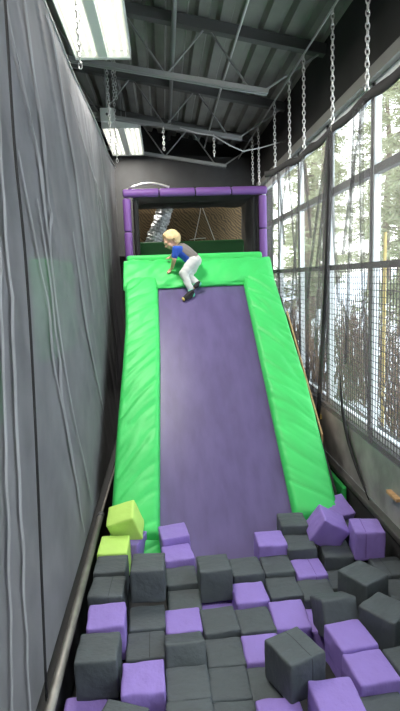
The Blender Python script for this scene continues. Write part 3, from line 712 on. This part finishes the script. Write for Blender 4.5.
# tee shirt
b = MB()
b.capsule(J['mid']+V((.045,0,-.040)),J['mid'],.083,.083); b.capsule(J['mid'],J['che'],.083,.085); b.capsule(J['che'],J['nec']+V((.012,0,-.012)),.078,.048)
b.capsule(J['che']+V((-.005,-.03,.005)),J['ls'],.056,.042); b.capsule(J['ls'],J['ls']+(J['le']-J['ls'])*.75,.042,.036)
b.capsule(J['che']+V((0,.03,.005)),J['rs'],.060,.046); b.capsule(J['rs'],J['rs']+(J['re']-J['rs'])*.70,.046,.041)
b.capsule(J['mid']+V((.01,-.01,-.05)),J['mid']+V((-.02,-.01,-.035)),.055,.05)
sh = fuse(b.build('tee_shirt', M['shirt_g'], ch), .0055, 3)
sh.data.materials.clear(); sh.data.materials.append(M['shirt_g']); sh.data.materials.append(M['shirt_b'])
ax = (J['che']-J['pel']).normalized()
for v in sh.data.vertices:
    v.co += v.normal*.006*noise.noise(V((v.co.x*16+v.co.z*8,v.co.y*14,v.co.z*10)))
for p in sh.data.polygons:
    c=p.center; rel=c-J['mid']; t=rel.dot(ax); perp=rel-ax*t
    line = V((.60,0,.80)).dot(perp)
    sl_ = (c-J['ls']).length < .075 and c.y < 6.10 and c.z < J['ls'].z+.03
    sr_ = (c-J['rs']).length < .075 and c.y > 6.235
    p.material_index = 1 if (line < -.018 or sl_ or sr_) else 0
# joggers
b = MB()
b.capsule(J['pel']+V((-.03,0,.025)),J['pel'],.078,.083)
for q in 'lr':
    b.capsule(J['pel'],J[q+'hip'],.078,.068); b.capsule(J[q+'hip'],J[q+'k'],.068,.052); b.capsule(J[q+'k'],J[q+'k'].lerp(J[q+'a'],.55),.051,.041); b.capsule(J[q+'k'].lerp(J[q+'a'],.55),J[q+'k'].lerp(J[q+'a'],.93),.041,.033)
pn = fuse(b.build('joggers', M['pants'], ch), .0055, 2)
for v in pn.data.vertices: v.co += v.normal*.010*noise.noise(V((v.co.x*14+v.co.z*9,v.co.y*12,v.co.z*18)))
# socks
for q in 'lr':
    b = MB(); b.capsule(J[q+'k'].lerp(J[q+'a'],.88),J[q+'a'],.0295,.030); b.capsule(J[q+'a'],J[q+'he'],.030,.029); b.capsule(J[q+'he'],J[q+'t'],.029,.0245); b.capsule(J[q+'a'],J[q+'t'],.028,.024)
    so = fuse(b.build('sock', M['sock'], ch), .004, 2)
    for m in ('sock_t','sock_y'): so.data.materials.append(M[m])
    for p in so.data.polygons:
        c=p.center
        if (c-J[q+'t']).length < .0285 and (c-J[q+'t']).dot(J[q+'t']-J[q+'he'])>.0008: p.material_index=2
        elif (c-J[q+'he']-V((.012,0,-.008))).length < .030 or abs((c-J[q+'k'].lerp(J[q+'a'],.90)).dot((J[q+'a']-J[q+'k']).normalized()))<.012: p.material_index=1

# ================================================================== OUTSIDE
def gz(x,y): return -.35+.5*noise.noise(V((x*.15,y*.12,3)))*min(1,(x-2)/3)+max(0,x-6)*.10
struct(MB().grid(40,60,lambda u,v:V((2.1+40*u,-6+80*v,gz(2.1+40*u,-6+80*v)-.05))).build('snowy_ground', M['snow'], smooth=True))
def tree(name, x, y, h, cr, bare, label, seed, leafm='leaf'):
    rnd=random.Random(seed); z0=gz(x,y)-.1
    t=thing(name,label,'tree',(x,y,z0),'trees outside the windows')
    MB().tube([(x+.05*sin(k*1.3+seed)*k*.3,y+.05*cos(k*1.7+seed)*k*.3,z0+h*k/8) for k in range(9)],[.15*(1-k/9.5)*h/8+.02 for k in range(9)],8).build('trunk', M['bark'], t, smooth=True)
    mb=MB(); lf=MB()
    nb=int(34*h/8)
    for k in range(nb):
        zz=h*(.18+.8*k/nb); L=cr*(1.05-.75*k/nb)*rnd.uniform(.6,1.1); a=rnd.uniform(0,2*pi)
        p=V((x,y,z0+zz)); d=V((cos(a),sin(a),rnd.uniform(-.2,.25)))
        q=p+d*L*.55; e=p+d*L+V((0,0,-.1*L)); mb.tube([p,q,e],[.03,.018,.006],4)
        for m in range(5):
            s=p.lerp(e,rnd.uniform(.3,1)); mb.tube([s,s+V((rnd.uniform(-.3,.3),rnd.uniform(-.3,.3),rnd.uniform(-.2,.2)))],[.008,.003],3)
        if not bare:
            for m in range(120):
                s=p.lerp(e,rnd.uniform(.2,1.02))+V((rnd.gauss(0,.14),rnd.gauss(0,.14),rnd.gauss(-.04,.09)))
                v1=V((rnd.gauss(0,1),rnd.gauss(0,1),rnd.gauss(0,.5))).normalized()*rnd.uniform(.08,.17); v2=V((rnd.gauss(0,1),rnd.gauss(0,1),rnd.gauss(0,1))).normalized()*.028
                lf.bm.faces.new([lf.bm.verts.new(c) for c in (s-v1,s+v2,s+v1,s-v2)])
    mb.build('branches', M['bark'], t)
    if not bare: lf.build('needles', M[leafm], t)
    else: lf.bm.free()
TR=[(5.2,10.2,8,1.5,0),(6.6,13.5,9,1.8,0),(4.3,16,8,1.4,0),(7.8,17,10,2.0,0),(6.0,19.5,10,1.8,0),(9.5,21,11,2.2,0),(7.0,25,10,2.2,0),(11,26,12,2.6,0),(4.1,23,8,1.5,0),(9,31,12,2.6,0),(12.5,19.0,11,2.4,0),(13,33,13,3,0)]
TL=['nearest pine outside the window, snowy ground under it','tall pine behind the nearest pine outside','slender pine close to the glass, farther along','broad pine in the middle of the trees outside','pine seen between two window posts farther off','large pale pine further up the slope','distant pine near the far end of the windows','big distant pine up the slope','narrow pine close to the far windows','far pine at the end of the row','pine high on the slope to the right','farthest large pine beyond the windows']
for i,(x,y,h,cr,br) in enumerate(TR): tree('pine_tree',x,y,h,cr,br,TL[i],i+1)
def shrub(x,y,h,seed,label):
    rnd=random.Random(seed); mb=MB(); z0=gz(x,y)-.1
    for k in range(70):
        a=rnd.uniform(0,2*pi); sp=rnd.uniform(.1,.6)
        p=V((x+rnd.gauss(0,.25),y+rnd.gauss(0,.25),z0)); q=p+V((cos(a)*sp*.5,sin(a)*sp*.5,h*rnd.uniform(.4,.6))); e=q+V((cos(a)*sp*.7,sin(a)*sp*.7,h*rnd.uniform(.2,.5)))
        mb.tube([p,q,e],[.016,.010,.004],4)
        for m in range(3):
            s=q.lerp(e,rnd.random()); mb.tube([s,s+V((rnd.gauss(0,.15),rnd.gauss(0,.15),rnd.uniform(0,.25)))],[.006,.002],3)
    o=mb.build('bare_shrub', M['twig']); tag(o,label,'shrub','bare shrubs in the snow'); centre_origin(o)
SH=[(3.6,7.6,1.5,'nearest bare brown shrub outside the glass'),(3.4,9.1,1.7,'second bare brown shrub outside the glass'),(3.2,10.8,1.4,'bare shrub beyond the second one, close to the wall'),(4.6,12.2,1.8,'bare shrub before the slender pine'),(3.4,14.0,1.6,'bare shrub near the far windows'),(5.6,8.2,1.6,'bare shrub in the snow near the nearest pine'),(6.4,11.4,1.8,'bare shrub between the two near pines'),(3.0,5.9,1.2,'low bare shrub close to the near windows')]
for i,(x,y,h,l) in enumerate(SH): shrub(x,y,h,40+i,l)
o=tag(MB().tube([(2.9,6.9,-.4),(2.9,6.9,2.35)],.022,8).build('wooden_stake', M['stake']),'thin yellow wooden stake standing outside the glass','stake')

# ================================================================== LIGHT
w = bpy.data.worlds.new('overcast_sky'); S.world = w; w.use_nodes = True; nt = w.node_tree
bg = nt.nodes['Background']; bg.inputs[1].default_value = SKY
tc = nt.nodes.new('ShaderNodeTexCoord'); sx = nt.nodes.new('ShaderNodeSeparateXYZ'); cr = nt.nodes.new('ShaderNodeValToRGB')
cr.color_ramp.elements[0].color = (1,.985,.96,1); cr.color_ramp.elements[1].color = (.80,.89,1,1); cr.color_ramp.elements[1].position=.7
nt.links.new(tc.outputs['Generated'], sx.inputs[0]); nt.links.new(sx.outputs['Z'], cr.inputs[0]); nt.links.new(cr.outputs[0], bg.inputs[0])
# daylight portal in the window wall, to sample the sky well
la = bpy.data.lights.new('window_portal','AREA'); la.shape='RECTANGLE'; la.size=11.8; la.size_y=3.3; la.cycles.is_portal=True
lo_ = bpy.data.objects.new('window_portal',la); COL.objects.link(lo_); lo_.location=(XW+.18,4.2,2.0); lo_.rotation_euler=(0,R(90),0)
lo_.rotation_euler=V((-1,0,0)).to_track_quat('-Z','Z').to_euler()
S.view_settings.view_transform='Standard'; S.view_settings.look='None'; S.view_settings.gamma=1; S.view_settings.use_curve_mapping=False
S.view_settings.exposure = EXPO
cy = S.cycles
cy.max_bounces=10; cy.transparent_max_bounces=24; cy.diffuse_bounces=4; cy.use_denoising=True; cy.sample_clamp_indirect=6
try: cy.denoiser='OPENIMAGEDENOISE'
except Exception: pass
